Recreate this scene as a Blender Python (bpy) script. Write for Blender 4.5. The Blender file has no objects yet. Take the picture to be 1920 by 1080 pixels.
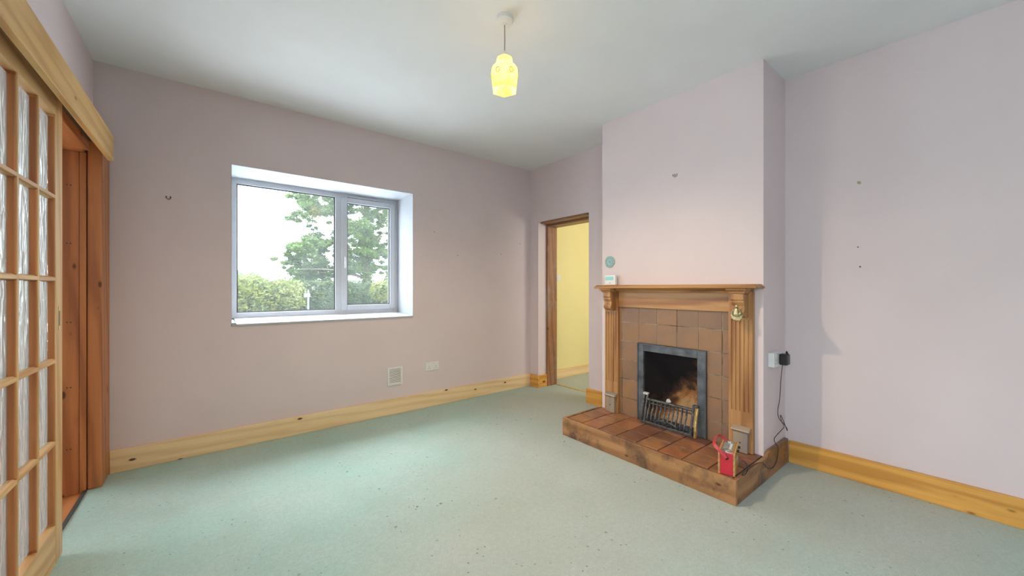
import bpy, bmesh, math, random
from mathutils import Vector, Matrix
random.seed(7)
sc = bpy.context.scene
COL = sc.collection
R = math.radians

# ------------------------------------------------------------------ camera
F_PX, YAW, CAM_H = 713.0, 38.38, 1.2
cam = bpy.data.cameras.new('camera'); cam_o = bpy.data.objects.new('camera', cam); COL.objects.link(cam_o)
cam.sensor_width = 36.0; cam.lens = 36.0 * F_PX / 1920.0; cam.clip_start = 0.02; cam.clip_end = 3000
cam_o.location = (0, 0, CAM_H); cam_o.rotation_euler = (R(90), 0, R(-YAW))
sc.camera = cam_o
FW = Vector((math.sin(R(YAW)), math.cos(R(YAW)), 0)); RT = Vector((math.cos(R(YAW)), -math.sin(R(YAW)), 0))
def at_y(u, v, y):                      # photo pixel -> point on the vertical plane at depth y
    d = FW + RT * ((u - 960) / F_PX) + Vector((0, 0, -(v - 540) / F_PX))
    return d * (y / d.y) + Vector((0, 0, CAM_H))

sc.cycles.max_bounces = 9; sc.cycles.transmission_bounces = 6; sc.cycles.adaptive_threshold = 0.04
# ------------------------------------------------------------------ view + world
sc.view_settings.view_transform = 'Standard'; sc.view_settings.look = 'None'
sc.view_settings.exposure = 0.5; sc.view_settings.gamma = 1.0; sc.view_settings.use_curve_mapping = False
world = bpy.data.worlds.new('sky'); sc.world = world; world.use_nodes = True
nt = world.node_tree; nt.nodes.clear()
wo = nt.nodes.new('ShaderNodeOutputWorld'); bg = nt.nodes.new('ShaderNodeBackground')
tcw = nt.nodes.new('ShaderNodeTexCoord'); mpw = nt.nodes.new('ShaderNodeMapping'); nzw = nt.nodes.new('ShaderNodeTexNoise'); rpw = nt.nodes.new('ShaderNodeValToRGB')
mpw.inputs['Scale'].default_value = (1.2, 1.2, 5.0); nzw.inputs['Scale'].default_value = 2.2; nzw.inputs['Detail'].default_value = 6
rpw.color_ramp.elements[0].position = 0.3; rpw.color_ramp.elements[0].color = (0.64, 0.78, 0.96, 1)
rpw.color_ramp.elements[1].position = 0.62; rpw.color_ramp.elements[1].color = (0.90, 0.95, 1.0, 1)
nt.links.new(tcw.outputs['Generated'], mpw.inputs['Vector']); nt.links.new(mpw.outputs[0], nzw.inputs['Vector'])
nt.links.new(nzw.outputs['Fac'], rpw.inputs['Fac']); nt.links.new(rpw.outputs['Color'], bg.inputs['Color'])
SKY_HORIZON, SKY_ZENITH = 4.5, 15.0          # bright overcast sky, brightest overhead
sxw = nt.nodes.new('ShaderNodeSeparateXYZ'); mrw = nt.nodes.new('ShaderNodeMapRange')
mrw.inputs['To Min'].default_value = SKY_HORIZON; mrw.inputs['To Max'].default_value = SKY_ZENITH
nt.links.new(tcw.outputs['Generated'], sxw.inputs[0]); nt.links.new(sxw.outputs['Z'], mrw.inputs['Value']); nt.links.new(mrw.outputs[0], bg.inputs['Strength'])
nt.links.new(bg.outputs[0], wo.inputs[0])

sun = bpy.data.lights.new('veiled_sun', 'SUN'); sun.energy = 3.6; sun.angle = R(30); sun.color = (0.95, 0.98, 1.0)
sun_o = bpy.data.objects.new('veiled_sun', sun); COL.objects.link(sun_o); sun_o.location = (0, 30, 40)
sun_o.rotation_euler = (R(-32), 0, R(6))
# ------------------------------------------------------------------ sky portals at the windows, area lights added in the closed rooms
XLW = -0.586
def area(name, loc, rot, sx, sy, power, color=(1, 1, 1), portal=False):
    l = bpy.data.lights.new(name, 'AREA'); l.shape = 'RECTANGLE'; l.size = sx; l.size_y = sy; l.energy = power; l.color = color
    if portal: l.cycles.is_portal = True
    o = bpy.data.objects.new(name, l); COL.objects.link(o); o.location = loc; o.rotation_euler = rot
    return o
area('daylight_portal_front', (0.84, 4.06, 1.53), (R(-90), 0, 0), 1.44, 1.2, 1, portal=True)
area('daylight_portal_side', (XLW - 0.12, -0.9, 1.5), (0, R(-90), 0), 1.2, 2.3, 1, portal=True)
area('daylight_fill_next_room', (-3.3, 4.2, 1.45), (0, R(-90), R(-25)), 1.6, 1.4, 50, (0.90, 0.96, 1.0))  # added area light, no window here; aimed through the opening at the chimney breast
area('daylight_fill_hall', (4.3, 1.3, 1.6), (R(90), 0, 0), 0.9, 1.2, 18, (1.0, 0.97, 0.92))  # unseen area light added to brighten the windowless hall

# ------------------------------------------------------------------ materials
def mat_new(name):
    m = bpy.data.materials.new(name); m.use_nodes = True
    n = m.node_tree; b = n.nodes['Principled BSDF']
    return m, n, b
def N(n, typ, **kw):
    x = n.nodes.new(typ)
    for k, v in kw.items():
        if k in x.inputs: x.inputs[k].default_value = v
        else: setattr(x, k, v)
    return x
def L(n, a, b): n.links.new(a, b)
def coords(n, scale=(1, 1, 1), rnd=True, rot=(0, 0, 0)):
    tc = N(n, 'ShaderNodeTexCoord'); mp = N(n, 'ShaderNodeMapping')
    mp.inputs['Scale'].default_value = scale; mp.inputs['Rotation'].default_value = rot
    if rnd:
        oi = N(n, 'ShaderNodeObjectInfo'); mu = N(n, 'ShaderNodeMath', operation='MULTIPLY'); mu.inputs[1].default_value = 41.0
        ad = N(n, 'ShaderNodeVectorMath', operation='ADD')
        L(n, oi.outputs['Random'], mu.inputs[0]); L(n, tc.outputs['Object'], ad.inputs[0]); L(n, mu.outputs[0], ad.inputs[1]); L(n, ad.outputs[0], mp.inputs['Vector'])
    else:
        L(n, tc.outputs['Object'], mp.inputs['Vector'])
    return mp.outputs[0]
def ramp(n, fac, stops):
    r = N(n, 'ShaderNodeValToRGB'); e = r.color_ramp.elements
    while len(e) < len(stops): e.new(0.5)
    for i, (p, c) in enumerate(stops):
        e[i].position = p; e[i].color = (*c, 1) if len(c) == 3 else c
    L(n, fac, r.inputs['Fac']); return r.outputs['Color']
def mix(n, fac, a, b, blend='MIX'):
    x = N(n, 'ShaderNodeMix', data_type='RGBA', blend_type=blend)
    for s, v in ((x.inputs[0], fac), (x.inputs[6], a), (x.inputs[7], b)):
        if isinstance(v, (int, float)): s.default_value = v
        elif isinstance(v, tuple): s.default_value = (*v, 1) if len(v) == 3 else v
        else: L(n, v, s)
    return x.outputs[2]
def noise(n, vec, scale, detail=4, rough=0.55, dist=0.0):
    x = N(n, 'ShaderNodeTexNoise', Scale=scale, Detail=detail, Roughness=rough, Distortion=dist)
    if vec is not None: L(n, vec, x.inputs['Vector'])
    return x.outputs['Fac']
def bump(n, b, h, strength=0.2, dist=0.01):
    x = N(n, 'ShaderNodeBump', Strength=strength, Distance=dist); L(n, h, x.inputs['Height']); L(n, x.outputs[0], b.inputs['Normal'])
def plain(name, col, rough=0.5, metal=0.0, var=0.06, vs=30.0, bmp=0.0, spec=0.5):
    m, n, b = mat_new(name); v = coords(n)
    f = noise(n, v, vs, 5)
    c = ramp(n, f, [(0.3, tuple(x * (1 - var) for x in col)), (0.7, tuple(min(1, x * (1 + var)) for x in col))])
    L(n, c, b.inputs['Base Color']); b.inputs['Roughness'].default_value = rough; b.inputs['Metallic'].default_value = metal
    b.inputs['Specular IOR Level'].default_value = spec
    if bmp: bump(n, b, noise(n, v, vs * 3, 4), bmp, 0.004)
    return m
def wood(name, light, dark, axis, grain=26.0, rough=0.42, knots=0.5, kscale=9.5, stain=None, stain_amt=0.0, mottled=0.35, knot_col=(0.10, 0.035, 0.012)):
    m, n, b = mat_new(name)
    s = [1, 1, 1]; s['xyz'.index(axis)] = 0.07
    v = coords(n, tuple(s))
    w = noise(n, v, 5.0, 3)
    vm = N(n, 'ShaderNodeVectorMath', operation='SCALE'); vm.inputs['Scale'].default_value = 1.0
    g1 = noise(n, v, grain, 6, 0.6, 1.2)
    wv = N(n, 'ShaderNodeTexWave', Scale=grain * 0.28, Distortion=7.0, Detail=3.0); wv.inputs['Detail Scale'].default_value = 1.4
    wv.bands_direction = 'DIAGONAL'; L(n, v, wv.inputs['Vector'])
    c1 = ramp(n, wv.outputs['Fac'], [(0.12, light), (0.65, tuple(l * 0.66 + d * 0.34 for l, d in zip(light, dark))), (0.95, tuple(l * 0.28 + d * 0.72 for l, d in zip(light, dark)))])
    c = mix(n, ramp(n, g1, [(0.42, (0, 0, 0)), (0.75, (mottled,) * 3)]), c1, dark)
    c = mix(n, ramp(n, w, [(0.35, (0, 0, 0)), (0.75, (0.35,) * 3)]), c, tuple(l * 0.65 + d * 0.35 for l, d in zip(light, dark)))
    if knots:
        s2 = [1, 1, 1]; s2['xyz'.index(axis)] = 0.45
        vk = coords(n, tuple(s2)); vo = N(n, 'ShaderNodeTexVoronoi', Scale=kscale, Randomness=1.0); L(n, vk, vo.inputs['Vector'])
        halo = ramp(n, vo.outputs['Distance'], [(0.05, (1, 1, 1)), (0.30, (0, 0, 0))])
        c = mix(n, halo, c, tuple(l * 0.5 + d * 0.5 for l, d in zip(light, dark)))
        core = ramp(n, vo.outputs['Distance'], [(0.09 * knots * 2, (1, 1, 1)), (0.15 * knots * 2, (0, 0, 0))])
        c = mix(n, core, c, knot_col)
    if stain:
        st = noise(n, coords(n), 5.0, 8, 0.72)
        c = mix(n, ramp(n, st, [(0.47, (0, 0, 0)), (0.64, (stain_amt,) * 3)]), c, stain)
    L(n, c, b.inputs['Base Color']); b.inputs['Roughness'].default_value = rough
    bump(n, b, g1, 0.12, 0.003)
    return m
def paint(name, col, var=0.03, bmp=0.12, rough=0.75, patch=None):
    m, n, b = mat_new(name); v = coords(n, rnd=False)
    f = noise(n, v, 1.7, 4)
    c = ramp(n, f, [(0.3, tuple(x * (1 - var) for x in col)), (0.7, tuple(min(1, x * (1 + var)) for x in col))])
    f2 = noise(n, v, 9.0, 6, 0.7)
    c = mix(n, ramp(n, f2, [(0.60, (0, 0, 0)), (0.80, (0.10,) * 3)]), c, tuple(x * 0.78 for x in col))
    L(n, c, b.inputs['Base Color']); b.inputs['Roughness'].default_value = rough; b.inputs['Specular IOR Level'].default_value = 0.25
    bump(n, b, noise(n, v, 75.0, 5, 0.6), bmp, 0.004)
    return m
M = {}
M['pink'] = paint('pink_emulsion', (0.75, 0.64, 0.645))
M['ceil'] = paint('ceiling_white', (0.85, 0.85, 0.85), bmp=0.08)
M['yellow'] = paint('yellow_emulsion', (0.86, 0.77, 0.38))
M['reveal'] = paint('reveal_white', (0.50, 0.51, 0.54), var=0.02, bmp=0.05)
M['nextwall'] = paint('next_room_paint', (0.84, 0.87, 0.88))
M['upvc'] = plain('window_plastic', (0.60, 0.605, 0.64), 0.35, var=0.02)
M['white'] = plain('white_plastic', (0.80, 0.80, 0.79), 0.35, var=0.02)
M['gasket'] = plain('rubber_gasket', (0.05, 0.055, 0.06), 0.6)
M['black'] = plain('black_plastic', (0.015, 0.015, 0.018), 0.35)
M['slot'] = plain('dark_slot', (0.05, 0.05, 0.05), 0.7)
M['chrome'] = plain('chrome', (0.78, 0.78, 0.78), 0.16, 1.0, var=0.03)
M['brass'] = plain('aged_brass', (0.50, 0.42, 0.24), 0.36, 0.9, var=0.35, vs=60)
M['gold'] = plain('brass_strip', (0.62, 0.50, 0.22), 0.38, 0.7, var=0.15)
M['iron'] = plain('cast_iron', (0.115, 0.125, 0.14), 0.5, 0.45, var=0.45, vs=14, bmp=0.3)
M['grateiron'] = plain('worn_grate_iron', (0.11, 0.105, 0.10), 0.42, 0.6, var=0.6, vs=55, bmp=0.3)
M['grategold'] = plain('grate_gilt', (0.50, 0.36, 0.13), 0.4, 0.7, var=0.5, vs=40)
M['ash'] = plain('ash', (0.55, 0.53, 0.50), 0.9, var=0.2)
M['red'] = plain('red_leatherette', (0.62, 0.025, 0.045), 0.45, var=0.08, vs=80, bmp=0.15)
M['redstrap'] = plain('red_strap', (0.60, 0.06, 0.07), 0.42, var=0.1, bmp=0.1)
M['dial'] = plain('radio_dial', (0.34, 0.40, 0.39), 0.2, 0.2, var=0.3, vs=50)
M['cord'] = plain('cord_rubber', (0.025, 0.025, 0.03), 0.5)
M['pinwood'] = None
PL, PD = (0.72, 0.46, 0.20), (0.42, 0.19, 0.06)
for a in 'xyz':
    M['base_' + a] = wood('new_pine_' + a, (0.96, 0.74, 0.44), (0.78, 0.53, 0.27), a, knots=0.32)
    M['amber_' + a] = wood('amber_pine_' + a, (0.84, 0.44, 0.10), (0.55, 0.235, 0.04), a, knots=0.55, kscale=13.0, mottled=0.5)
    M['mantel_' + a] = wood('mantel_pine_' + a, (0.52, 0.27, 0.10), (0.23, 0.085, 0.03), a, grain=20, mottled=0.55, knots=0.0)
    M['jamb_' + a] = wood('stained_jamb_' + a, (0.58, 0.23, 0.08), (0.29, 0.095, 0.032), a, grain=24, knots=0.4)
    M['door_' + a] = wood('door_pine_' + a, (0.70, 0.45, 0.20), (0.46, 0.22, 0.07), a, grain=30, knots=0.0)
    M['frame_' + a] = wood('brown_frame_' + a, (0.36, 0.165, 0.07), (0.18, 0.07, 0.028), a, grain=30, knots=0.35, stain=(0.33, 0.29, 0.26), stain_amt=0.45)
    M['hearth_' + a] = wood('hearth_board_' + a, (0.46, 0.235, 0.095), (0.24, 0.095, 0.035), a, grain=16, knots=0.35, stain=(0.085, 0.045, 0.03), stain_amt=0.85, mottled=0.6)
    M['plinth_' + a] = wood('sooty_plinth_' + a, (0.40, 0.31, 0.22), (0.26, 0.20, 0.16), a, grain=22, knots=0.0, stain=(0.22, 0.21, 0.21), stain_amt=0.6)

def carpet_mat():
    m, n, b = mat_new('green_carpet'); geo = N(n, 'ShaderNodeNewGeometry'); v = geo.outputs['Position']
    big = noise(n, v, 1.3, 5, 0.6, 0.4); mid = noise(n, v, 3.4, 6, 0.65); fine = noise(n, v, 260.0, 3, 0.7); pile = noise(n, v, 90.0, 4, 0.7)
    # trodden, greyed area between the hall door, the hearth and the middle of the room; the hall spot paints in yellow bounce light
    wear_bounce = None
    for (cx_, cy_, r_) in ((2.15, 1.55, 1.25), (2.75, 2.75, 0.75), (4.0, 3.1, 0.9), (2.75, 0.55, 0.75), (1.2, 1.3, 0.7)):
        d_ = N(n, 'ShaderNodeVectorMath', operation='DISTANCE'); L(n, v, d_.inputs[0]); d_.inputs[1].default_value = (cx_, cy_, 0)
        k_ = N(n, 'ShaderNodeMath', operation='DIVIDE'); L(n, d_.outputs['Value'], k_.inputs[0]); k_.inputs[1].default_value = r_
        if wear_bounce is None: wear_bounce = k_.outputs[0]
        else:
            mn = N(n, 'ShaderNodeMath', operation='SMOOTH_MIN'); L(n, wear_bounce, mn.inputs[0]); L(n, k_.outputs[0], mn.inputs[1]); mn.inputs[2].default_value = 0.3; wear_bounce = mn.outputs[0]
    ad = N(n, 'ShaderNodeMath', operation='MULTIPLY_ADD'); L(n, big, ad.inputs[0]); ad.inputs[1].default_value = 0.8; L(n, wear_bounce, ad.inputs[2])
    sc1 = N(n, 'ShaderNodeMath', operation='MULTIPLY'); L(n, ad.outputs[0], sc1.inputs[0]); sc1.inputs[1].default_value = 0.55; ad = sc1
    teal = ramp(n, noise(n, v, 2.3, 4), [(0.35, (0.40, 0.67, 0.62)), (0.65, (0.52, 0.71, 0.67))])
    grey = ramp(n, noise(n, v, 2.0, 4), [(0.35, (0.58, 0.58, 0.51)), (0.65, (0.63, 0.64, 0.59))])
    c = mix(n, ramp(n, ad.outputs[0], [(0.52, (0.95,) * 3), (0.90, (0.12,) * 3)]), teal, grey)
    c = mix(n, ramp(n, mid, [(0.45, (0, 0, 0)), (0.72, (0.35,) * 3)]), c, (0.45, 0.49, 0.41))
    c = mix(n, ramp(n, fine, [(0.38, (0.5,) * 3), (0.60, (0, 0, 0))]), c, (0.30, 0.37, 0.32))
    c = mix(n, ramp(n, noise(n, v, 42.0, 4, 0.7), [(0.40, (0.28,) * 3), (0.58, (0, 0, 0))]), c, (0.36, 0.42, 0.36))
    c = mix(n, ramp(n, pile, [(0.40, (0.25,) * 3), (0.60, (0, 0, 0))]), c, (0.36, 0.43, 0.37))
    sel = noise(n, v, 1.6, 2)
    for sc_, r0 in ((9.0, 0.05), (22.0, 0.07)):
        vo = N(n, 'ShaderNodeTexVoronoi', Scale=sc_); L(n, v, vo.inputs['Vector'])
        sp = mix(n, 1.0, ramp(n, vo.outputs['Distance'], [(r0, (1, 1, 1)), (r0 * 1.8, (0, 0, 0))]), ramp(n, sel, [(0.45, (0.1,) * 3), (0.6, (0.7,) * 3)]), 'MULTIPLY')
        c = mix(n, sp, c, (0.10, 0.10, 0.075))
    L(n, c, b.inputs['Base Color']); b.inputs['Roughness'].default_value = 0.95; b.inputs['Specular IOR Level'].default_value = 0.1
    b.inputs['Sheen Weight'].default_value = 0.1
    bump(n, b, fine, 0.6, 0.006)
    return m
M['carpet'] = carpet_mat()
def tile_mat(name, cols, soot, soot_amt, rough):
    m, n, b = mat_new(name); v = coords(n)
    oi = N(n, 'ShaderNodeObjectInfo')
    base = ramp(n, oi.outputs['Random'], cols)
    f = noise(n, v, 9.0, 6, 0.65)
    c = mix(n, ramp(n, f, [(0.42, (0, 0, 0)), (0.72, (soot_amt,) * 3)]), base, soot)
    f2 = noise(n, v, 4.0, 3)
    c = mix(n, ramp(n, f2, [(0.45, (0, 0, 0)), (0.75, (0.5,) * 3)]), c, cols[-1][1])
    L(n, c, b.inputs['Base Color']); b.inputs['Roughness'].default_value = rough
    bump(n, b, noise(n, v, 30.0, 4), 0.15, 0.003)
    return m
M['walltile'] = tile_mat('fireplace_tile', [(0.0, (0.24, 0.135, 0.08)), (0.5, (0.27, 0.15, 0.085)), (1.0, (0.33, 0.17, 0.075))], (0.16, 0.12, 0.10), 0.55, 0.45)
M['hearthtile'] = tile_mat('hearth_quarry_tile', [(0.0, (0.20, 0.075, 0.042)), (0.4, (0.34, 0.12, 0.05)), (0.7, (0.42, 0.15, 0.055)), (1.0, (0.40, 0.20, 0.085))], (0.09, 0.06, 0.05), 0.8, 0.4)
def grout_mat():
    m, n, b = mat_new('grout'); v = coords(n, rnd=False)
    c = ramp(n, noise(n, v, 3.0, 5, 0.7), [(0.42, (0.62, 0.54, 0.42)), (0.58, (0.10, 0.07, 0.055))])
    L(n, c, b.inputs['Base Color']); b.inputs['Roughness'].default_value = 0.9
    return m
M['grout'] = grout_mat(); M['mortar'] = plain('dark_mortar', (0.05, 0.038, 0.032), 0.9, var=0.5, vs=25, bmp=0.4)
def soot_mat():
    m, n, b = mat_new('sooty_firebrick'); v = coords(n, rnd=False)
    tc = N(n, 'ShaderNodeTexCoord'); sx = N(n, 'ShaderNodeSeparateXYZ'); L(n, tc.outputs['Object'], sx.inputs[0])
    nz = noise(n, v, 5.5, 6, 0.65, 0.6)
    # clean burnt patch low down in the bricks, soot above (y: right side paler)
    ad = N(n, 'ShaderNodeMath', operation='MULTIPLY_ADD'); L(n, sx.outputs['Z'], ad.inputs[0]); ad.inputs[1].default_value = 1.55; sb_ = N(n, 'ShaderNodeMath', operation='MULTIPLY_ADD'); L(n, nz, sb_.inputs[0]); sb_.inputs[1].default_value = 0.9; sb_.inputs[2].default_value = -0.45; L(n, sb_.outputs[0], ad.inputs[2])
    ad2 = N(n, 'ShaderNodeMath', operation='MULTIPLY_ADD'); L(n, sx.outputs['Y'], ad2.inputs[0]); ad2.inputs[1].default_value = 1.3; L(n, ad.outputs[0], ad2.inputs[2])
    c = ramp(n, ad2.outputs[0], [(0.10, (0.70, 0.52, 0.33)), (0.27, (0.50, 0.24, 0.09)), (0.42, (0.10, 0.05, 0.03)), (0.58, (0.014, 0.012, 0.013))])
    L(n, c, b.inputs['Base Color']); b.inputs['Roughness'].default_value = 0.95
    bump(n, b, nz, 0.3, 0.01)
    return m
M['soot'] = soot_mat()
def shade_mat():
    m, n, b = mat_new('amber_glass_shade'); out = n.nodes['Material Output']
    v = coords(n, rnd=False); f = noise(n, v, 30.0, 4)
    c = ramp(n, f, [(0.35, (0.90, 0.70, 0.20)), (0.65, (0.96, 0.84, 0.36))])
    tr = N(n, 'ShaderNodeBsdfTranslucent'); df = N(n, 'ShaderNodeBsdfDiffuse'); gl = N(n, 'ShaderNodeBsdfGlossy', Roughness=0.15); mx = N(n, 'ShaderNodeMixShader'); mx.inputs[0].default_value = 0.5
    mx2 = N(n, 'ShaderNodeMixShader'); mx2.inputs[0].default_value = 0.04
    L(n, c, tr.inputs['Color']); L(n, c, df.inputs['Color']); L(n, tr.outputs[0], mx.inputs[1]); L(n, df.outputs[0], mx.inputs[2])
    L(n, mx.outputs[0], mx2.inputs[1]); L(n, gl.outputs[0], mx2.inputs[2]); L(n, mx2.outputs[0], out.inputs['Surface'])
    return m
M['shade'] = shade_mat()
def emit_mat(name, col, s):
    m, n, b = mat_new(name); b.inputs['Base Color'].default_value = (*col, 1); b.inputs['Emission Color'].default_value = (*col, 1); b.inputs['Emission Strength'].default_value = s
    return m
M['bulb'] = emit_mat('lit_bulb', (1.0, 0.82, 0.52), 15.0)
def clear_glass():
    m, n, b = mat_new('window_glass'); out = n.nodes['Material Output']
    tr = N(n, 'ShaderNodeBsdfTransparent'); tr.inputs['Color'].default_value = (0.96, 0.985, 0.975, 1)
    gl = N(n, 'ShaderNodeBsdfGlossy', Roughness=0.02); lw = N(n, 'ShaderNodeLayerWeight', Blend=0.5); pw_ = N(n, 'ShaderNodeMath', operation='POWER'); pw_.inputs[1].default_value = 5.0; fr = N(n, 'ShaderNodeMath', operation='MULTIPLY_ADD'); fr.inputs[1].default_value = 0.7; fr.inputs[2].default_value = 0.03; mx = N(n, 'ShaderNodeMixShader')
    L(n, lw.outputs['Facing'], pw_.inputs[0]); L(n, pw_.outputs[0], fr.inputs[0]); L(n, fr.outputs[0], mx.inputs[0]); L(n, tr.outputs[0], mx.inputs[1]); L(n, gl.outputs[0], mx.inputs[2])
    hz = N(n, 'ShaderNodeBsdfTranslucent'); hz.inputs['Color'].default_value = (0.9, 0.95, 0.95, 1)      # pale film added to haze the washed-out view
    mx2 = N(n, 'ShaderNodeMixShader'); v = coords(n, rnd=False)
    L(n, ramp(n, noise(n, v, 2.5, 5, 0.6), [(0.3, (0.006,) * 3), (0.7, (0.022,) * 3)]), mx2.inputs[0]); L(n, mx.outputs[0], mx2.inputs[1]); L(n, hz.outputs[0], mx2.inputs[2])
    L(n, mx2.outputs[0], out.inputs['Surface'])
    return m
M['glass'] = clear_glass()
def obscure_glass():
    m, n, b = mat_new('rippled_glass'); v = coords(n, (1, 1, 0.30))
    b.inputs['Transmission Weight'].default_value = 1.0; b.inputs['IOR'].default_value = 1.45; b.inputs['Roughness'].default_value = 0.10
    b.inputs['Base Color'].default_value = (0.93, 0.985, 0.98, 1)
    vo = N(n, 'ShaderNodeTexVoronoi', Scale=46.0, feature='SMOOTH_F1', Smoothness=0.5)
    wn = N(n, 'ShaderNodeTexNoise', Scale=14.0, Detail=2.0); L(n, v, wn.inputs['Vector'])
    md = N(n, 'ShaderNodeMix', data_type='VECTOR'); md.inputs[0].default_value = 0.06; L(n, v, md.inputs[4]); L(n, wn.outputs['Color'], md.inputs[5])
    L(n, md.outputs[1], vo.inputs['Vector'])
    bump(n, b, vo.outputs['Distance'], 0.45, 0.02)
    tl = N(n, 'ShaderNodeBsdfTranslucent'); tl.inputs['Color'].default_value = (0.78, 0.90, 0.91, 1); mx = N(n, 'ShaderNodeMixShader'); mx.inputs[0].default_value = 0.24
    L(n, b.outputs[0], mx.inputs[1]); L(n, tl.outputs[0], mx.inputs[2]); L(n, mx.outputs[0], n.nodes['Material Output'].inputs['Surface'])
    return m
M['ripple'] = obscure_glass()

# ------------------------------------------------------------------ mesh helpers
ORG = {}
class MB:
    def __init__(s): s.v = []; s.f = []
    def add(s, vs, fs):
        k = len(s.v); s.v += [Vector(p) for p in vs]; s.f += [tuple(i + k for i in f) for f in fs]; return s
    def box(s, x0, x1, y0, y1, z0, z1):
        x0, x1 = sorted((x0, x1)); y0, y1 = sorted((y0, y1)); z0, z1 = sorted((z0, z1))
        return s.add([(x0, y0, z0), (x1, y0, z0), (x1, y1, z0), (x0, y1, z0), (x0, y0, z1), (x1, y0, z1), (x1, y1, z1), (x0, y1, z1)],
                     [(0, 3, 2, 1), (4, 5, 6, 7), (0, 1, 5, 4), (1, 2, 6, 5), (2, 3, 7, 6), (3, 0, 4, 7)])
    def prism(s, prof, axis, a0, a1):      # prof: list of (p,q) in the two other axes (in xyz order), extruded along axis
        n = len(prof); vs = []
        for a in (a0, a1):
            for p, q in prof:
                vs.append({'x': (a, p, q), 'y': (p, a, q), 'z': (p, q, a)}[axis])
        fs = [tuple(range(n))[::-1], tuple(range(n, 2 * n))] + [(i, (i + 1) % n, n + (i + 1) % n, n + i) for i in range(n)]
        return s.add(vs, fs)
    def lathe(s, prof, c, seg=24, axis='z', rmod=None):   # prof: (r,h)
        vs, fs = [], []
        for r, h in prof:
            for k in range(seg):
                t = 2 * math.pi * k / seg; rr = r * (rmod(t, h) if rmod else 1)
                p = (rr * math.cos(t), rr * math.sin(t), h)
                p = {'z': p, 'x': (p[2], p[0], p[1]), 'y': (p[0], p[2], p[1])}[axis]
                vs.append((p[0] + c[0], p[1] + c[1], p[2] + c[2]))
        for i in range(len(prof) - 1):
            for k in range(seg):
                fs.append((i * seg + k, i * seg + (k + 1) % seg, (i + 1) * seg + (k + 1) % seg, (i + 1) * seg + k))
        if prof[0][0] > 1e-6: fs.append(tuple(range(seg))[::-1])
        if prof[-1][0] > 1e-6: fs.append(tuple(range((len(prof) - 1) * seg, len(prof) * seg)))
        return s.add(vs, fs)
    def tube(s, pts, r, seg=8, r2=None):
        pts = [Vector(p) for p in pts]; vs, fs = [], []; up = Vector((0.13, 0.27, 0.95))
        for i, p in enumerate(pts):
            d = (pts[min(i + 1, len(pts) - 1)] - pts[max(i - 1, 0)]).normalized()
            a = d.cross(up)
            if a.length < 0.05: a = d.cross(Vector((1, 0, 0)))
            a.normalize(); b2 = d.cross(a)
            rr = r if r2 is None else r + (r2 - r) * i / (len(pts) - 1)
            for k in range(seg):
                t = 2 * math.pi * k / seg; vs.append(p + (a * math.cos(t) + b2 * math.sin(t)) * rr)
        for i in range(len(pts) - 1):
            for k in range(seg): fs.append((i * seg + k, i * seg + (k + 1) % seg, (i + 1) * seg + (k + 1) % seg, (i + 1) * seg + k))
        fs.append(tuple(range(seg))[::-1]); fs.append(tuple(range((len(pts) - 1) * seg, len(pts) * seg)))
        return s.add(vs, fs)
def spline(pts, k=8):
    pts = [Vector(p) for p in pts]; out = []
    for i in range(len(pts) - 1):
        p0, p1, p2, p3 = pts[max(i - 1, 0)], pts[i], pts[i + 1], pts[min(i + 2, len(pts) - 1)]
        for j in range(k):
            t = j / k
            out.append(0.5 * ((2 * p1) + (p2 - p0) * t + (2 * p0 - 5 * p1 + 4 * p2 - p3) * t * t + (3 * p1 - p0 - 3 * p2 + p3) * t ** 3))
    return out + [pts[-1]]
def build(name, mb, mat, parent=None, bevel=0.0, smooth=False, fix=True):
    c = Vector([(min(v[i] for v in mb.v) + max(v[i] for v in mb.v)) / 2 for i in range(3)]); c.z = min(v[2] for v in mb.v)
    me = bpy.data.meshes.new(name); me.from_pydata([v - c for v in mb.v], [], mb.f)
    if fix:
        bm = bmesh.new(); bm.from_mesh(me); bmesh.ops.recalc_face_normals(bm, faces=bm.faces); bm.to_mesh(me); bm.free()
    me.materials.append(M[mat] if isinstance(mat, str) else mat)
    if smooth:
        for p in me.polygons: p.use_smooth = True
        me.set_sharp_from_angle(angle=R(40))
    o = bpy.data.objects.new(name, me); COL.objects.link(o)
    put(o, c, parent)
    if bevel:
        md = o.modifiers.new('bevel', 'BEVEL'); md.width = bevel; md.segments = 2; md.limit_method = 'ANGLE'; md.angle_limit = R(40)
    return o
def put(o, c, parent=None):
    ORG[o.name] = Vector(c); o.location = Vector(c)
    if parent is not None: o.parent = parent; o.location = Vector(c) - ORG[parent.name]
def inst(src, c, parent):                                # another piece with the same mesh
    o = src.copy(); COL.objects.link(o); put(o, c, parent); return o
def tag(o, label, cat=None, group=None, kind=None):
    o['label'] = label
    if cat: o['category'] = cat
    if group: o['group'] = group
    if kind: o['kind'] = kind
    return o
def thing(name, loc, label, cat, rotz=None, group=None, kind=None):
    o = bpy.data.objects.new(name, None); COL.objects.link(o); o.location = loc; o.empty_display_size = 0.1
    ORG[o.name] = Vector(loc)
    if rotz is not None: o.rotation_euler = (0, 0, rotz); ORG[o.name] = Vector((0, 0, 0))
    return tag(o, label, cat, group, kind)
def bx(*a): return MB().box(*a)
def struct(name, mb, mat, label, cat, parent=None, **k):
    o = build(name, mb, mat, parent, **k); return tag(o, label, cat, kind='structure') if parent is None else o

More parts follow.
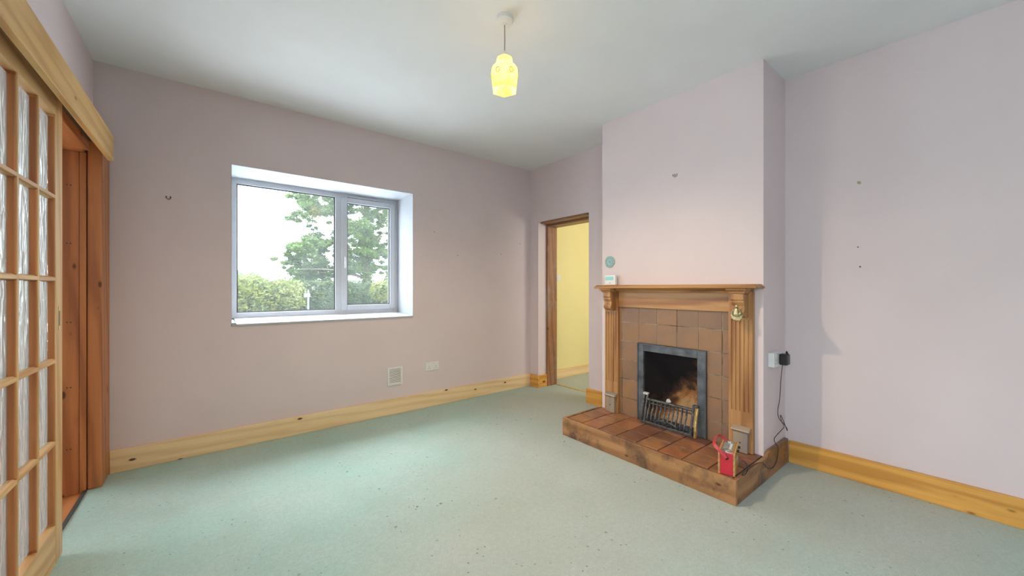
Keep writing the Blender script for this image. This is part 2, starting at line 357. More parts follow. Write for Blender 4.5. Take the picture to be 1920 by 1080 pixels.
# ------------------------------------------------------------------ the room shell
XL, YB, XR, XC, H = -0.586, 3.55, 3.10, 2.737, 2.65
LT = 0.16
YC1, YC2 = 0.897, 2.158
YN = -2.6
def xw(y): return 3.145 - 0.0385 * (y - YC1)
struct('floor', bx(XL + 0.004, 3.392, YN, YB + 0.02, -0.06, 0.0), 'carpet', 'worn pale green carpet covering the room floor', 'floor')
struct('ceiling', bx(-0.75, 3.45, YN - 0.1, YB + 0.1, H, H + 0.1), 'ceil', 'plain white painted ceiling of the pink room', 'ceiling')
WX0, WX1, WZ0, WZ1, WY = 0.12, 1.566, 0.925, 2.132, 3.95
b = MB(); b.box(XL - LT, WX0, YB, YB + 0.5, -0.1, H); b.box(WX1, XR + 0.005, YB, YB + 0.5, -0.1, H); b.box(WX0, WX1, YB, YB + 0.5, -0.1, WZ0 - 0.012); b.box(WX0, WX1, YB, YB + 0.5, WZ1, H)
wall_back = struct('wall_back', b, 'pink', 'pale pink wall with the deep white window opening', 'wall')
# white painted reveal lining
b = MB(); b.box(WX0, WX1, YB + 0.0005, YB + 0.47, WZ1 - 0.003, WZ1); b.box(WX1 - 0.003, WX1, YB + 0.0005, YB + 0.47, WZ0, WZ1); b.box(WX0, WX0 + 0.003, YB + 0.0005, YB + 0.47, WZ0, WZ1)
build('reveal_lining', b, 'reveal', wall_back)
# left wall with the wide doorway to the next room
OY0, OY1, OZ, LT = 1.72, 3.355, 2.0, 0.16
b = MB(); b.box(XL - LT, XL, OY1, YB, -0.1, H); b.box(XL - LT, XL, OY0, OY1, OZ + 0.02, H); b.box(XL - LT, XL, 0.25, OY0, -0.1, H)
b.box(XL - LT, XL, YN, -2.05, -0.1, H); b.box(XL - LT, XL, -2.05, 0.25, -0.1, 0.9); b.box(XL - LT, XL, -2.05, 0.25, 2.1, H)
struct('wall_left', b, 'pink', 'pale pink wall above the sliding glazed door', 'wall')
# right wall: doorway part, chimney breast, alcove part
DY0, DY1, DZ, DX = 2.62, 3.402, 1.994, 3.39
b = MB(); b.box(XR, DX, DY1, YB + 0.1, -0.1, H); b.box(XR, DX, YC2 - 0.3, DY0, -0.1, H); b.box(XR, DX, DY0, DY1, DZ, H)
struct('wall_right_doorway', b, 'pink', 'pale pink wall with the doorway to the yellow hall', 'wall')
HY0, HY1, HZ1 = 1.30, 1.737, 0.70
b = MB(); b.box(XC, 3.5, YC1, HY0, -0.1, H); b.box(XC, 3.5, HY1, YC2, -0.1, H); b.box(XC, 3.5, HY0, HY1, HZ1, H); b.box(XC, 3.5, HY0, HY1, -0.1, 0.14); b.box(3.15, 3.5, HY0, HY1, 0.14, HZ1)
struct('wall_chimney_breast', b, 'pink', 'pale pink chimney breast standing out above the fireplace', 'wall')
b = MB(); b.prism([(xw(YC1), YC1), (xw(YC1) + 0.3, YC1), (xw(YN) + 0.3, YN), (xw(YN), YN)], 'z', -0.1, H)
struct('wall_right', b, 'pink', 'pale pink alcove wall right of the chimney breast', 'wall')
b = MB(); b.box(XL - 0.2, 3.7, YN - 0.2, YN, -0.1, H)
struct('wall_near', b, 'pink', 'plain pale pink wall behind the viewpoint', 'wall')
def simple_window(name, vertical_axis, fixed, a0, a1, z0, z1, label):
    w = thing(name, ((fixed, (a0 + a1) / 2, z0) if vertical_axis == 'x' else ((a0 + a1) / 2, fixed, z0)), label, 'window', kind='structure')
    def q(mb, p0, p1, t0, t1, zz0, zz1):
        return mb.box(fixed + t0, fixed + t1, p0, p1, zz0, zz1) if vertical_axis == 'x' else mb.box(p0, p1, fixed + t0, fixed + t1, zz0, zz1)
    mb = MB(); q(mb, a0, a0 + .06, -.03, .03, z0, z1); q(mb, a1 - .06, a1, -.03, .03, z0, z1); q(mb, a0 + .06, a1 - .06, -.03, .03, z0, z0 + .06); q(mb, a0 + .06, a1 - .06, -.03, .03, z1 - .06, z1)
    mid = (a0 + a1) / 2; q(mb, mid - .03, mid + .03, -.03, .03, z0 + .06, z1 - .06)
    build('window_frame', mb, 'upvc', w)
    build('pane', q(MB(), a0 + .06, mid - .03, -.004, .004, z0 + .06, z1 - .06), 'glass', w); build('pane', q(MB(), mid + .03, a1 - .06, -.004, .004, z0 + .06, z1 - .06), 'glass', w)
simple_window('unseen_window', 'x', XL - 0.10, -2.05, 0.25, 0.9, 2.1, 'unseen white window added in the left wall behind the viewpoint for its light')  # unseen opening, placed and widened to light the right wall and chimney side

# next room (left, behind the glazed door)
struct('floor_next_room', bx(-3.7, XL + 0.004, 0.2, 5.1, -0.06, -0.012), 'jamb_y', 'reddish board floor beyond the sliding door', 'floor')
b = MB(); b.box(-3.7, XL - LT, 5.0, 5.1, -0.1, 2.5); b.box(-3.7, XL - LT, 0.2, 0.3, -0.1, 2.5); b.box(-3.7, -3.6, 0.3, 5.0, -0.1, 2.5); b.box(XL - LT, XL - LT + .05, 4.05, 5.1, -0.1, 2.5)
struct('wall_next_room', b, 'nextwall', 'pale walls of the room behind the rippled glass', 'wall')
struct('ceiling_next_room', bx(-3.7, XL - LT + .05, 0.2, 5.1, 2.5, 2.6), 'ceil', 'white ceiling of the room behind the rippled glass', 'ceiling')
# hall (right, through the doorway)
struct('floor_hall', bx(DX + 0.002, 5.3, 0.8, YB + 0.02, -0.06, 0.004), 'carpet', 'pale green carpet of the yellow hall', 'floor')
b = MB(); b.box(DX, 5.4, YB + 0.02, YB + 0.15, -0.1, H); b.box(5.2, 5.4, 0.8, YB + 0.02, -0.1, H); b.box(DX, 5.4, 0.7, 0.8, -0.1, H); b.box(DX - .005, DX, 0.8, YC2 - .3, -0.1, H)
wall_hall = struct('wall_hall', b, 'yellow', 'yellow painted hall wall seen through the doorway', 'wall')
struct('ceiling_hall', bx(DX, 5.4, 0.8, YB + 0.15, H, H + 0.1), 'ceil', 'white ceiling of the yellow hall', 'ceiling')
struct('baseboard_hall', bx(DX + 0.01, 5.2, YB - 0.002, YB + 0.02, 0.004, 0.125), 'base_x', 'light pine baseboard along the yellow hall wall', 'baseboard', bevel=0.003)

# ------------------------------------------------------------------ baseboards
struct('baseboard_back', bx(-0.512, XR, YB - 0.022, YB, 0, 0.145), 'base_x', 'long light pine baseboard under the window wall', 'baseboard', bevel=0.003)
bb = thing('baseboard_doorway', (XR, DY1, 0), 'short amber pine baseboard turning into the doorway beside the window wall', 'baseboard', kind='structure')
build('board', bx(XR - 0.022, XR, DY1 - 0.02, YB - 0.022, 0, 0.145), 'amber_y', bb, bevel=0.002)
build('return_board', bx(XR, 3.229, DY1 - 0.02, DY1, 0, 0.145), 'amber_x', bb, bevel=0.002)
bb = thing('baseboard_stub', (XR, 2.4, 0), 'short amber pine baseboard between the doorway and the fireplace', 'baseboard', kind='structure')
build('board', bx(XR - 0.022, XR, YC2 + 0.002, DY0 + 0.02, 0, 0.15), 'amber_y', bb, bevel=0.002)
build('return_board', bx(XR, 3.229, DY0, DY0 + 0.02, 0, 0.15), 'amber_x', bb, bevel=0.002)
b = MB(); t = 0.022
b.prism([(xw(0.872) - t, 0.872), (xw(0.872), 0.872), (xw(YN), YN), (xw(YN) - t, YN)], 'z', 0, 0.148)
struct('baseboard_right', b, 'amber_y', 'long amber pine baseboard with dark knots along the alcove wall', 'baseboard', bevel=0.003)

# ------------------------------------------------------------------ window 1
w1 = thing('window_1', ((WX0 + WX1) / 2, WY, WZ0), 'white plastic window with fixed left pane and opening right casement', 'window', kind='structure')
FY0, FY1 = WY, WY + 0.06
b = MB(); MX0, MX1 = 0.945, 0.99
b.box(WX0, WX0 + .05, FY0, FY1, WZ0 + .02, WZ1); b.box(WX1 - .045, WX1, FY0, FY1, WZ0 + .02, WZ1); b.box(WX0 + .05, WX1 - .045, FY0, FY1, WZ1 - .05, WZ1); b.box(WX0 + .05, WX1 - .045, FY0, FY1, WZ0 + .02, WZ0 + .065); b.box(MX0, MX1 + .02, FY0, FY1, WZ0 + .065, WZ1 - .05)
build('window_frame', b, 'upvc', w1, bevel=0.003)
cas = thing('casement', (1.25, WY, 1.0), '', None); del cas['label']; cas.parent = w1; cas.location = Vector((1.25, WY, 1.0)) - ORG[w1.name]
CX0, CX1, CZ0, CZ1 = 1.0, WX1 - .035, WZ0 + .055, WZ1 - .042
b = MB(); s = .052
b.box(CX0, CX0 + s, FY0 - .014, FY1 - .01, CZ0, CZ1); b.box(CX1 - s, CX1, FY0 - .014, FY1 - .01, CZ0, CZ1); b.box(CX0 + s, CX1 - s, FY0 - .014, FY1 - .01, CZ0, CZ0 + s); b.box(CX0 + s, CX1 - s, FY0 - .014, FY1 - .01, CZ1 - s, CZ1)
build('sash', b, 'upvc', cas, bevel=0.004)
def gasket(x0, x1, z0, z1, y, par):
    g = .009; b = MB(); b.box(x0, x0 + g, y, y + .01, z0, z1); b.box(x1 - g, x1, y, y + .01, z0, z1); b.box(x0 + g, x1 - g, y, y + .01, z0, z0 + g); b.box(x0 + g, x1 - g, y, y + .01, z1 - g, z1)
    build('gasket', b, 'gasket', par)
gasket(CX0 + s, CX1 - s, CZ0 + s, CZ1 - s, FY0 + .002, cas)
build('pane', bx(CX0 + s, CX1 - s, FY0 + .02, FY0 + .026, CZ0 + s, CZ1 - s), 'glass', cas)
b = MB(); b.box(1.017, 1.037, FY0 - .022, FY0 - .014, 1.44, 1.51); b.box(1.020, 1.034, FY0 - .045, FY0 - .022, 1.485, 1.505); b.box(1.021, 1.033, FY0 - .05, FY0 - .036, 1.39, 1.50)
build('handle', b, 'chrome', cas, bevel=0.004)
build('vent_strip', bx(1.06, 1.36, FY0 - .012, FY0, WZ1 - .038, WZ1 - .022), 'upvc', w1, bevel=0.002)
gasket(WX0 + .05, MX0, WZ0 + .065, WZ1 - .05, FY0 + .014, w1)
build('pane', bx(WX0 + .05, MX0, FY0 + .026, FY0 + .032, WZ0 + .065, WZ1 - .05), 'glass', w1)
sill = thing('window_sill', (0.84, YB + .2, WZ0 - .012), 'white tiled sill inside the deep window opening', 'sill', kind='structure')
xs = [WX0 + .03, 0.505, 0.83, 1.17, WX1 - .003]
build('sill_edge', bx(WX0 + .003, WX0 + .028, YB - .006, WY + .0, WZ0 - .012, WZ0 + .012), 'reveal', sill, bevel=.002)
for i in range(4):
    b = MB(); b.prism([(YB - .012, WZ0 - .012), (YB - .012, WZ0 + .002), (WY + .0, WZ0 + .02), (WY + .0, WZ0 - .012)], 'x', xs[i] + .0015, xs[i + 1] - .0015)
    build('sill_tile', b, 'reveal', sill, bevel=.0015)

# ------------------------------------------------------------------ sliding glazed door
d = thing('door_1', (-.54, 2.2, .01), 'pine sliding door with rows of rippled glass panes', 'door', kind='structure')
FX, BXX = -.523, -.563
DYA, DYB = 1.80, 2.595
DZ0, DZ1 = .012, 2.045
ST = .098; YI1 = 2.497; YI0 = DYA + .09
build('stile', bx(BXX, FX, YI1, DYB, DZ0, DZ1), 'door_z', d, bevel=.002)
build('stile', bx(BXX, FX, DYA, YI0, DZ0, DZ1), 'door_z', d, bevel=.002)
build('rail', bx(BXX, FX, YI0, YI1, 1.944, DZ1), 'door_y', d, bevel=.001)
build('rail', bx(BXX, FX, YI0, YI1, DZ0, .18), 'door_y', d, bevel=.001)
NC, NR = 3, 5
py = (YI1 - YI0) / NC; pz = (1.944 - .18) / NR
XG = -.545
BW = .0078
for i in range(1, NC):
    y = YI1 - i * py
    gb = build('glazing_bar', bx(BXX + .004, FX - .003, y - BW, y + BW, .18, 1.944), 'jamb_z', d)  # brown body: shade on the bar sides put into the colour
    build('bar_face', MB().prism([(FX - .003, y - BW), (FX, y - BW + .002), (FX, y + BW - .002), (FX - .003, y + BW)], 'z', .18, 1.944), 'door_z', gb)  # pale strip stands for the lit front of the bar
for i in range(1, NR):
    z = .18 + i * pz
    for j in range(NC):
        y1 = YI1 - j * py - (BW if j else 0); y0 = YI1 - (j + 1) * py + (BW if j < NC - 1 else 0)
        b = MB(); b.prism([(BXX + .004, z - .010), (FX - .010, z - .010), (FX - .004, z - .008), (FX, z - .007), (FX, z + .007), (FX - .004, z + .008), (FX - .010, z + .012), (BXX + .004, z + .012)], 'y', y0, y1)
        build('glazing_bar', b, 'door_y', d)
pane0 = None
for i in range(NR):
    for j in range(NC):
        yc = YI1 - (j + .5) * py; zc = .18 + i * pz
        if pane0 is None:
            pane0 = build('pane', bx(XG - .002, XG + .002, yc - py / 2 + BW, yc + py / 2 - BW, zc + .012, zc + pz - .012), 'ripple', d)
        else: inst(pane0, Vector((XG, yc, zc + .012)), d)
# moulded beads holding the glass; side shade put into their brown
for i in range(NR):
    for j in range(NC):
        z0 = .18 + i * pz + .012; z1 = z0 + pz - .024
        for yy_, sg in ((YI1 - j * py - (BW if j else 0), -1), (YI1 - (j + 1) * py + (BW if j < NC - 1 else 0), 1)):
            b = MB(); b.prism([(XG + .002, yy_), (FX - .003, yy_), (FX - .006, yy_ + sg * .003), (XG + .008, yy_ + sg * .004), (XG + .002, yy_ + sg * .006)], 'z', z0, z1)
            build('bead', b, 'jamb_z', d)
pull = build('pull_plate', bx(FX, FX + .002, 2.533, 2.553, 1.015, 1.12), 'gold', d, bevel=.001)
build('pull_slot', bx(FX + .0021, FX + .0026, 2.538, 2.548, 1.035, 1.10), 'slot', pull)

pm = thing('pelmet', (-.52, 2.1, 1.963), 'long knotty pine pelmet board hiding the sliding door track', 'pelmet')
build('front_board', bx(-.484, -.46, .9, 3.292, 1.963, 2.117), wood('pelmet_pine', (0.76, 0.48, 0.18), (0.52, 0.26, 0.08), 'y', knots=.45), pm, bevel=.003)
build('end_board', bx(XL, -.484, 3.268, 3.292, 2.088, 2.117), 'jamb_x', pm, bevel=.002)
build('batten', bx(XL, XL + .03, .9, 3.268, 2.0, 2.10), 'jamb_y', pm)
build('track', bx(-.558, -.528, .9, 3.268, 2.056, 2.085), 'iron', pm)
tr = thing('trim_1', (-.62, 3.3, 0), 'dark stained pine door lining with vertical boards left of the window wall', 'door lining', kind='structure')
build('lining_board', bx(XL - LT, -.607, 3.335, 3.355, -.012, OZ), 'jamb_z', tr, bevel=.002)
build('lining_strip', bx(-.605, -.578, 3.326, 3.354, -.012, OZ), 'jamb_z', tr, bevel=.003)
build('post_board', bx(-.576, -.513, 3.330, YB - .0, 0, 2.085), 'jamb_z', tr, bevel=.010)
build('soffit_board', bx(XL - LT, XL, OY0, 3.335, OZ, OZ + .02), 'jamb_y', tr)
build('lining_board', bx(XL - LT, XL, OY0 - .0, OY0 + .02, -.012, OZ), 'jamb_z', tr)
nail0 = None
for z in (.26, .62, 1.0, 1.46, 1.80):
    for x in (-.64, -.655, -.70):
        b = MB(); b.lathe([(0, 0), (.0035, 0), (.0035, -.001), (0, -.001)], (x, 3.3345, z), 8, 'y')
        nail0 = build('nail_head', b, 'slot', tr) if nail0 is None else inst(nail0, Vector((x, 3.334, z - .0035)), tr)
struct('trim_2', bx(XL - .004, XL + .012, OY0, 3.33, -.004, .006), 'slot', 'thin dark strip along the carpet edge under the sliding door', 'threshold')

# ------------------------------------------------------------------ doorway to the hall
df = thing('trim_3', (3.3, 3.0, 0), 'worn brown timber frame lining the doorway to the yellow hall', 'door frame', kind='structure')
build('jamb', bx(3.229, DX - .004, DY1 - .03, DY1, 0, DZ - .0), 'frame_z', df, bevel=.003)
build('jamb', bx(3.229, DX - .004, DY0, DY0 + .03, 0, DZ - .0), 'frame_z', df, bevel=.003)
build('head', bx(XR + .012, DX - .004, DY0 + .03, DY1 - .03, DZ - .022, DZ), 'frame_y', df, bevel=.003)
build('head', bx(3.229, DX - .004, DY0 + .03, DY1 - .03, DZ - .045, DZ - .022), 'frame_y', df, bevel=.003)
struct('trim_4', MB().prism([(DX - .022, 0), (DX - .016, .006), (DX + .012, .006), (DX + .018, 0)], 'y', DY0 + .03, DY1 - .03), 'gold', 'brass carpet strip across the doorway threshold', 'threshold')

# ------------------------------------------------------------------ hearth
HX, HYA, HYB, HZ = 2.257, 0.872, 2.184, 0.142
h = thing('hearth', (2.5, 1.5, 0), 'raised quarry tiled hearth with scuffed timber edging in front of the fireplace', 'hearth')
build('mortar_bed', bx(HX + .022, XC, HYA + .022, HYB - .022, 0, HZ - .006), 'mortar', h)
build('edge_board', bx(HX, HX + .022, HYA, HYB, 0, HZ), 'hearth_y', h, bevel=.003)
build('edge_board', bx(HX + .0225, XC - .002, HYA, HYA + .022, 0, HZ), 'hearth_x', h, bevel=.003)
b = MB(); b.prism([(XC - .001, 0), (3.115, 0), (3.115, .166), (2.775, .166), (2.757, .160), (XC - .001, HZ)], 'y', HYA, YC1 - .001)
struct('baseboard_chimney', b, 'hearth_x', 'short amber baseboard along the side of the chimney breast below the socket', 'baseboard', bevel=.003)
build('edge_board', bx(HX + .0225, XC - .002, HYB - .022, HYB, 0, HZ), 'hearth_x', h, bevel=.003)
yl = [HYA + .028] + [1.035 + .161 * k for k in range(7)] + [HYB - .028]
xl_ = [HX + .032, 2.455, 2.616, XC - .001]
for i in range(3):
    for j in range(len(yl) - 1):
        if yl[j + 1] - yl[j] < .03: continue
        x1 = xl_[i + 1] - .003
        z1 = HZ - random.uniform(.0004, .0024)
        build('tile', bx(xl_[i] + .003, x1 - .001, yl[j] + .004, yl[j + 1] - .004, HZ - .012, z1), 'hearthtile', h, bevel=.003)

# ------------------------------------------------------------------ tiled fireplace panel + iron frame + firebox
fp = thing('fireplace', (2.7, 1.52, HZ), 'varnished pine fireplace with fluted pilasters, brown tiles and iron framed opening', 'fireplace')
TB = XC - .008; TFR = XC - .0125
b = MB(); b.box(TB, XC, 1.02, 1.239, HZ, 1.10); b.box(TB, XC, 1.788, 2.04, HZ, 1.10); b.box(TB, XC, 1.239, 1.788, .758, 1.10)
tp = build('tile_panel', b, 'grout', fp)
ycut = [1.02, 1.139, 1.299, 1.459, 1.619, 1.780, 1.942, 2.04]; zcut = [HZ, .282, .440, .599, .757, .915, 1.073]
for i in range(7):
    for j in range(6):
        y0, y1, z0, z1 = ycut[i], ycut[i + 1], zcut[j], zcut[j + 1]
        if z0 < .75:
            if i in (2, 3, 4): continue
            if i == 1: y1 = 1.243
            if i == 5: y0 = 1.784
        build('tile', bx(TFR + random.uniform(-.0012, .0012), TB + .001, y0 + .002, y1 - .002, z0 + .002, z1 - .002), 'walltile', tp, bevel=.002)
b = MB(); xa, xb = XC - .024, XC - .001
b.box(xa, xb, 1.24, HY0 + .004, HZ, .757); b.box(xa, xb, HY1 - .004, 1.787, HZ, .757); b.box(xa, xb, HY0 + .004, HY1 - .004, .697, .757)
ff = build('iron_frame', b, 'iron', fp, bevel=.003)
b = MB(); e = .008
b.box(xa - .006, xa, 1.24, 1.24 + e, HZ, .757); b.box(xa - .006, xa, 1.787 - e, 1.787, HZ, .757); b.box(xa - .006, xa, 1.24 + e, 1.787 - e, .757 - e, .757)
build('raised_rim', b, 'iron', ff, bevel=.002)
fb = MB(); n = 8
# firebrick back: splayed sides, curved back leaning forward to the throat
def ring(z, back, inset):
    y0, y1 = HY0 + .002, HY1 - .002
    return [(XC, y0, z), (XC + .08, y0 + .01, z), (back - .05, y0 + inset, z), (back, y0 + inset + .06, z), (back, y1 - inset - .06, z), (back - .05, y1 - inset, z), (XC + .08, y1 - .01, z), (XC, y1, z)]
rings = [ring(HZ + .002, 3.02, .05), ring(.30, 3.03, .05), ring(.46, 3.0, .05), ring(.60, 2.92, .045), ring(HZ1 - .003, 2.86, .04)]
for r_ in rings: fb.v += [Vector(p) for p in r_]
for i in range(len(rings) - 1):
    for k in range(7): fb.f.append((i * 8 + k, i * 8 + k + 1, (i + 1) * 8 + k + 1, (i + 1) * 8 + k))
fb.f.append(tuple(range(8))); fb.f.append(tuple(range(32, 40))[::-1])
fbo = build('firebox', fb, 'soot', fp, smooth=True, fix=False); fbo['label'] = 'soot blackened firebrick recess'

# grate
g = thing('fire_grate', (2.69, 1.51, HZ), 'small cast iron fret grate with upright bars in the fireplace opening', 'grate')
def gx(z): return 2.672 + (z - HZ) * .17
def bary(k): return 1.669 - .0329 * k
GB, GT = HZ + .02, .315
b = MB(); b.box(2.660, 2.70, 1.322, 1.712, HZ, HZ + .022); build('bottom_rail', b, 'grateiron', g, bevel=.004)
b = MB(); b.tube([(gx(GT + .008), 1.70, GT + .01), (gx(GT + .008), 1.32, GT + .01)], .0115, 10); build('top_rail', b, 'grateiron', g)
b = MB(); b.tube([(gx(GT) + .004, 1.70, GT - .018), (gx(GT) + .004, 1.32, GT - .018)], .006, 8); build('middle_rail', b, 'grateiron', g)
for k in range(10):
    y = bary(k)
    pts = spline([(gx(GT), y, GT + .004), (gx(GT) - .006, y, .27), (gx(.24) - .012, y, .23), (gx(.19) - .014, y, .19), (gx(GB) - .004, y, GB)], 4)
    b = MB(); b.tube(pts, .0062, 7, .0085); build('bar', b, 'grateiron', g, smooth=True)
for y, mt, zt in ((1.705, 'grateiron', .362), (1.31, 'grategold', .352)):
    for dy in (-.014, .014):
        b = MB(); b.tube(spline([(gx(zt), y + dy, zt), (gx(.28) - .008, y + dy, .28), (gx(.2) - .014, y + dy * 1.1, .2), (gx(HZ) - .006, y + dy, HZ + .004)], 5), .0085, 8, .010)
        build('end_post', b, mt if dy < 0 else 'grateiron', g, smooth=True)
    b = MB(); b.box(gx(zt) - .014, gx(zt) + .014, y - .022, y + .022, zt - .006, zt + .012); build('post_cap', b, 'grateiron' if y < 1.5 else 'ash', g, bevel=.005)
b = MB()
for k in range(16):
    t0 = math.pi * k / 15
b.tube([(2.655, 1.51 + .085 * math.cos(math.pi * k / 15), HZ + .03 + .03 * math.sin(math.pi * k / 15)) for k in range(16)], .006, 6)
b.lathe([(0, -.014), (.012, -.008), (.015, 0), (.012, .008), (0, .014)], (2.650, 1.51, HZ + .055), 10)
b.lathe([(0, -.010), (.009, -.006), (.011, 0), (.009, .006), (0, .010)], (2.652, 1.60, HZ + .045), 8)
b.lathe([(0, -.010), (.009, -.006), (.011, 0), (.009, .006), (0, .010)], (2.652, 1.42, HZ + .045), 8)
build('scroll_ornament', b, 'grateiron', g, smooth=True)
b = MB(); b.box(2.70, 2.712, 1.33, 1.70, HZ, .20); build('back_plate', b, 'iron', g)
b = MB(); b.lathe([(0, -.014), (.016, -.006), (.019, .004), (.010, .016), (0, .020)], (gx(GT) + .004, 1.515, GT + .03), 7, rmod=lambda t, hh: 1 + .3 * math.sin(3 * t + hh * 80))
cin = build('cinder', b, 'ash'); tag(cin, 'pale grey lump of ash lying on the grate top rail', 'ash')

# ------------------------------------------------------------------ pine surround
s = fp
SX = 2.700; SB = TFR - .0015
SBK = XC
def pilaster(y0, y1):
    # fluted face
    prof = [(SBK, y0), (SX, y0)]
    mid = (y0 + y1) / 2; wflu = .100; ng = 4
    for k in range(ng + 1):
        yc = mid - wflu / 2 + wflu * k / ng
        prof += [(SX, yc - .0062), (SX + .006, yc - .0030), (SX + .007, yc), (SX + .006, yc + .0030), (SX, yc + .0062)]
    prof += [(SX, y1), (SBK, y1)]
    b = MB(); b.prism(prof, 'z', .40, .995)
    b.box(SX, SBK, y0, y1, HZ, .40); b.box(SX, SBK, y0, y1, .995, 1.178)
    return b
for nm, (y0, y1), (c0, c1) in (('l', (1.966, 2.100), (1.987, 2.062)), ('r', (.945, 1.089), (.970, 1.047))):
    p = build('pilaster', pilaster(y0, y1), 'mantel_z', s, bevel=0)
    # corbel with an S-shaped face
    pr = [(SX, 1.165), (2.622, 1.165), (2.622, 1.125), (2.628, 1.120), (2.628, 1.108), (2.640, 1.085), (2.638, 1.062), (2.628, 1.045), (2.634, 1.028), (2.655, 1.013), (SX, 1.008)]
    b = MB(); b.prism(pr, 'y', c0, c1); cb = build('corbel', b, 'mantel_z', s, bevel=.003)
    b = MB(); b.lathe([(0, 0), (.004, 0), (.004, -.0012), (0, -.0012)], (2.6395, (c0 + c1) / 2, 1.072), 10, 'x'); 
    build('screw_plug', b, 'slot', cb)
    # capital moulding over the corbel
    pr = [(SX, 1.165), (2.618, 1.165), (2.612, 1.175), (2.604, 1.186), (2.598, 1.196), (SX, 1.196)]
    b = MB()
    cy0, cy1 = c0 - .006, c1 + .006
    vs = []
    for (xx, zz, dy) in ((2.616, 1.165, 0), (2.611, 1.176, .006), (2.600, 1.186, .014), (2.597, 1.196, .016)):
        vs += [(SBK - .001, cy0 - dy, zz), (xx, cy0 - dy, zz), (xx, cy1 + dy, zz), (SBK - .001, cy1 + dy, zz)]
    fs = [(0, 1, 2, 3), (12, 15, 14, 13)]
    for i in range(3):
        for k in range(4): fs.append((i * 4 + k, i * 4 + (k + 1) % 4, (i + 1) * 4 + (k + 1) % 4, (i + 1) * 4 + k))
    b.add(vs, fs); build('capital', b, 'mantel_y', s)
    # plinth block with a sloped cap
    b = MB(); b.box(2.672, SX, c0 - .004, c1 + .004, HZ, .268); pb = build('plinth', b, 'plinth_z', s, bevel=.002)
    a0, a1 = c0 - .004, c1 + .004
    vs = [(2.672, a0, .268), (SX, a0, .268), (SX, a1, .268), (2.672, a1, .268), (2.660, a0 - .012, .283), (SX, a0 - .012, .283), (SX, a1 + .012, .283), (2.660, a1 + .012, .283), (2.664, a0 - .010, .290), (SX, a0 - .010, .305), (SX, a1 + .010, .305), (2.664, a1 + .010, .290)]
    fs = [(0, 3, 2, 1), (8, 9, 10, 11)] + [(i * 4 + k, i * 4 + (k + 1) % 4, (i + 1) * 4 + (k + 1) % 4, (i + 1) * 4 + k) for i in range(2) for k in range(4)]
    build('plinth_cap', MB().add(vs, fs), 'plinth_y', s)
    b = MB(); b.lathe([(0, 0), (.005, 0), (.005, -.001), (0, -.001)], (2.6715, (c0 + c1) / 2, .205), 10, 'x'); build('screw_plug', b, 'slot', pb)
b = MB(); b.box(2.708, SB, 1.089, 1.966, 1.040, 1.170); build('frieze', b, 'mantel_y', s, bevel=.003)
b = MB(); b.prism([(SBK, 1.168), (2.690, 1.168), (2.686, 1.178), (2.672, 1.188), (2.664, 1.196), (SBK, 1.196)], 'y', 1.06, 1.97); build('bed_moulding', b, 'mantel_y', s)
y0, y1 = .893, 2.135; vs = []
for (xx, zz, dy) in ((2.604, 1.1962, -.004), (2.595, 1.199, .004), (2.594, 1.205, .005), (2.598, 1.212, .001), (2.608, 1.219, -.009), (2.612, 1.224, -.012)):
    vs += [(SBK - .0005, y0 - dy, zz), (xx, y0 - dy, zz), (xx, y1 + dy, zz), (SBK - .0005, y1 + dy, zz)]
fs = [(0, 1, 2, 3), (20, 23, 22, 21)] + [(i * 4 + k, i * 4 + (k + 1) % 4, (i + 1) * 4 + (k + 1) % 4, (i + 1) * 4 + k) for i in range(5) for k in range(4)]
build('mantel_shelf', MB().add(vs, fs), 'mantel_y', s)

# brass ornament hung on the right corbel
o = thing('brass_ornament', (2.62, 1.005, .99), 'aged brass figure ornament hanging on the right corbel of the surround', 'ornament')
cx, cyy = 2.614, 1.004
b = MB(); b.lathe([(0, -.006), (.034, -.005), (.037, 0), (.034, .005), (.024, .006), (0, .004)], (cx, cyy, 1.027), 24, 'x', rmod=lambda t, hh: 1 + .07 * math.cos(12 * t))
build('scalloped_disc', b, 'brass', o, smooth=True)
b = MB(); b.lathe([(0, -.03), (.018, -.028), (.022, -.012), (.016, .012), (.012, .022), (0, .026)], (cx - .008, cyy, 1.048), 12, rmod=lambda t, hh: 1 + .18 * math.sin(5 * t + hh * 200)); build('figure_body', b, 'brass', o, smooth=True)
b = MB(); b.lathe([(0, -.011), (.008, -.007), (.0105, 0), (.008, .007), (0, .011)], (cx - .006, cyy, 1.084), 12); build('figure_head', b, 'brass', o, smooth=True)
b = MB(); b.tube(spline([(cx - .008, cyy - .016, 1.062), (cx - .016, cyy - .026, 1.045), (cx - .014, cyy - .018, 1.03)], 5), .0055, 7); build('figure_arm', b, 'brass', o, smooth=True); b = MB(); b.tube(spline([(cx - .008, cyy + .016, 1.062), (cx - .016, cyy + .026, 1.045), (cx - .014, cyy + .018, 1.03)], 5), .0055, 7)
build('figure_arm', b, 'brass', o, smooth=True)

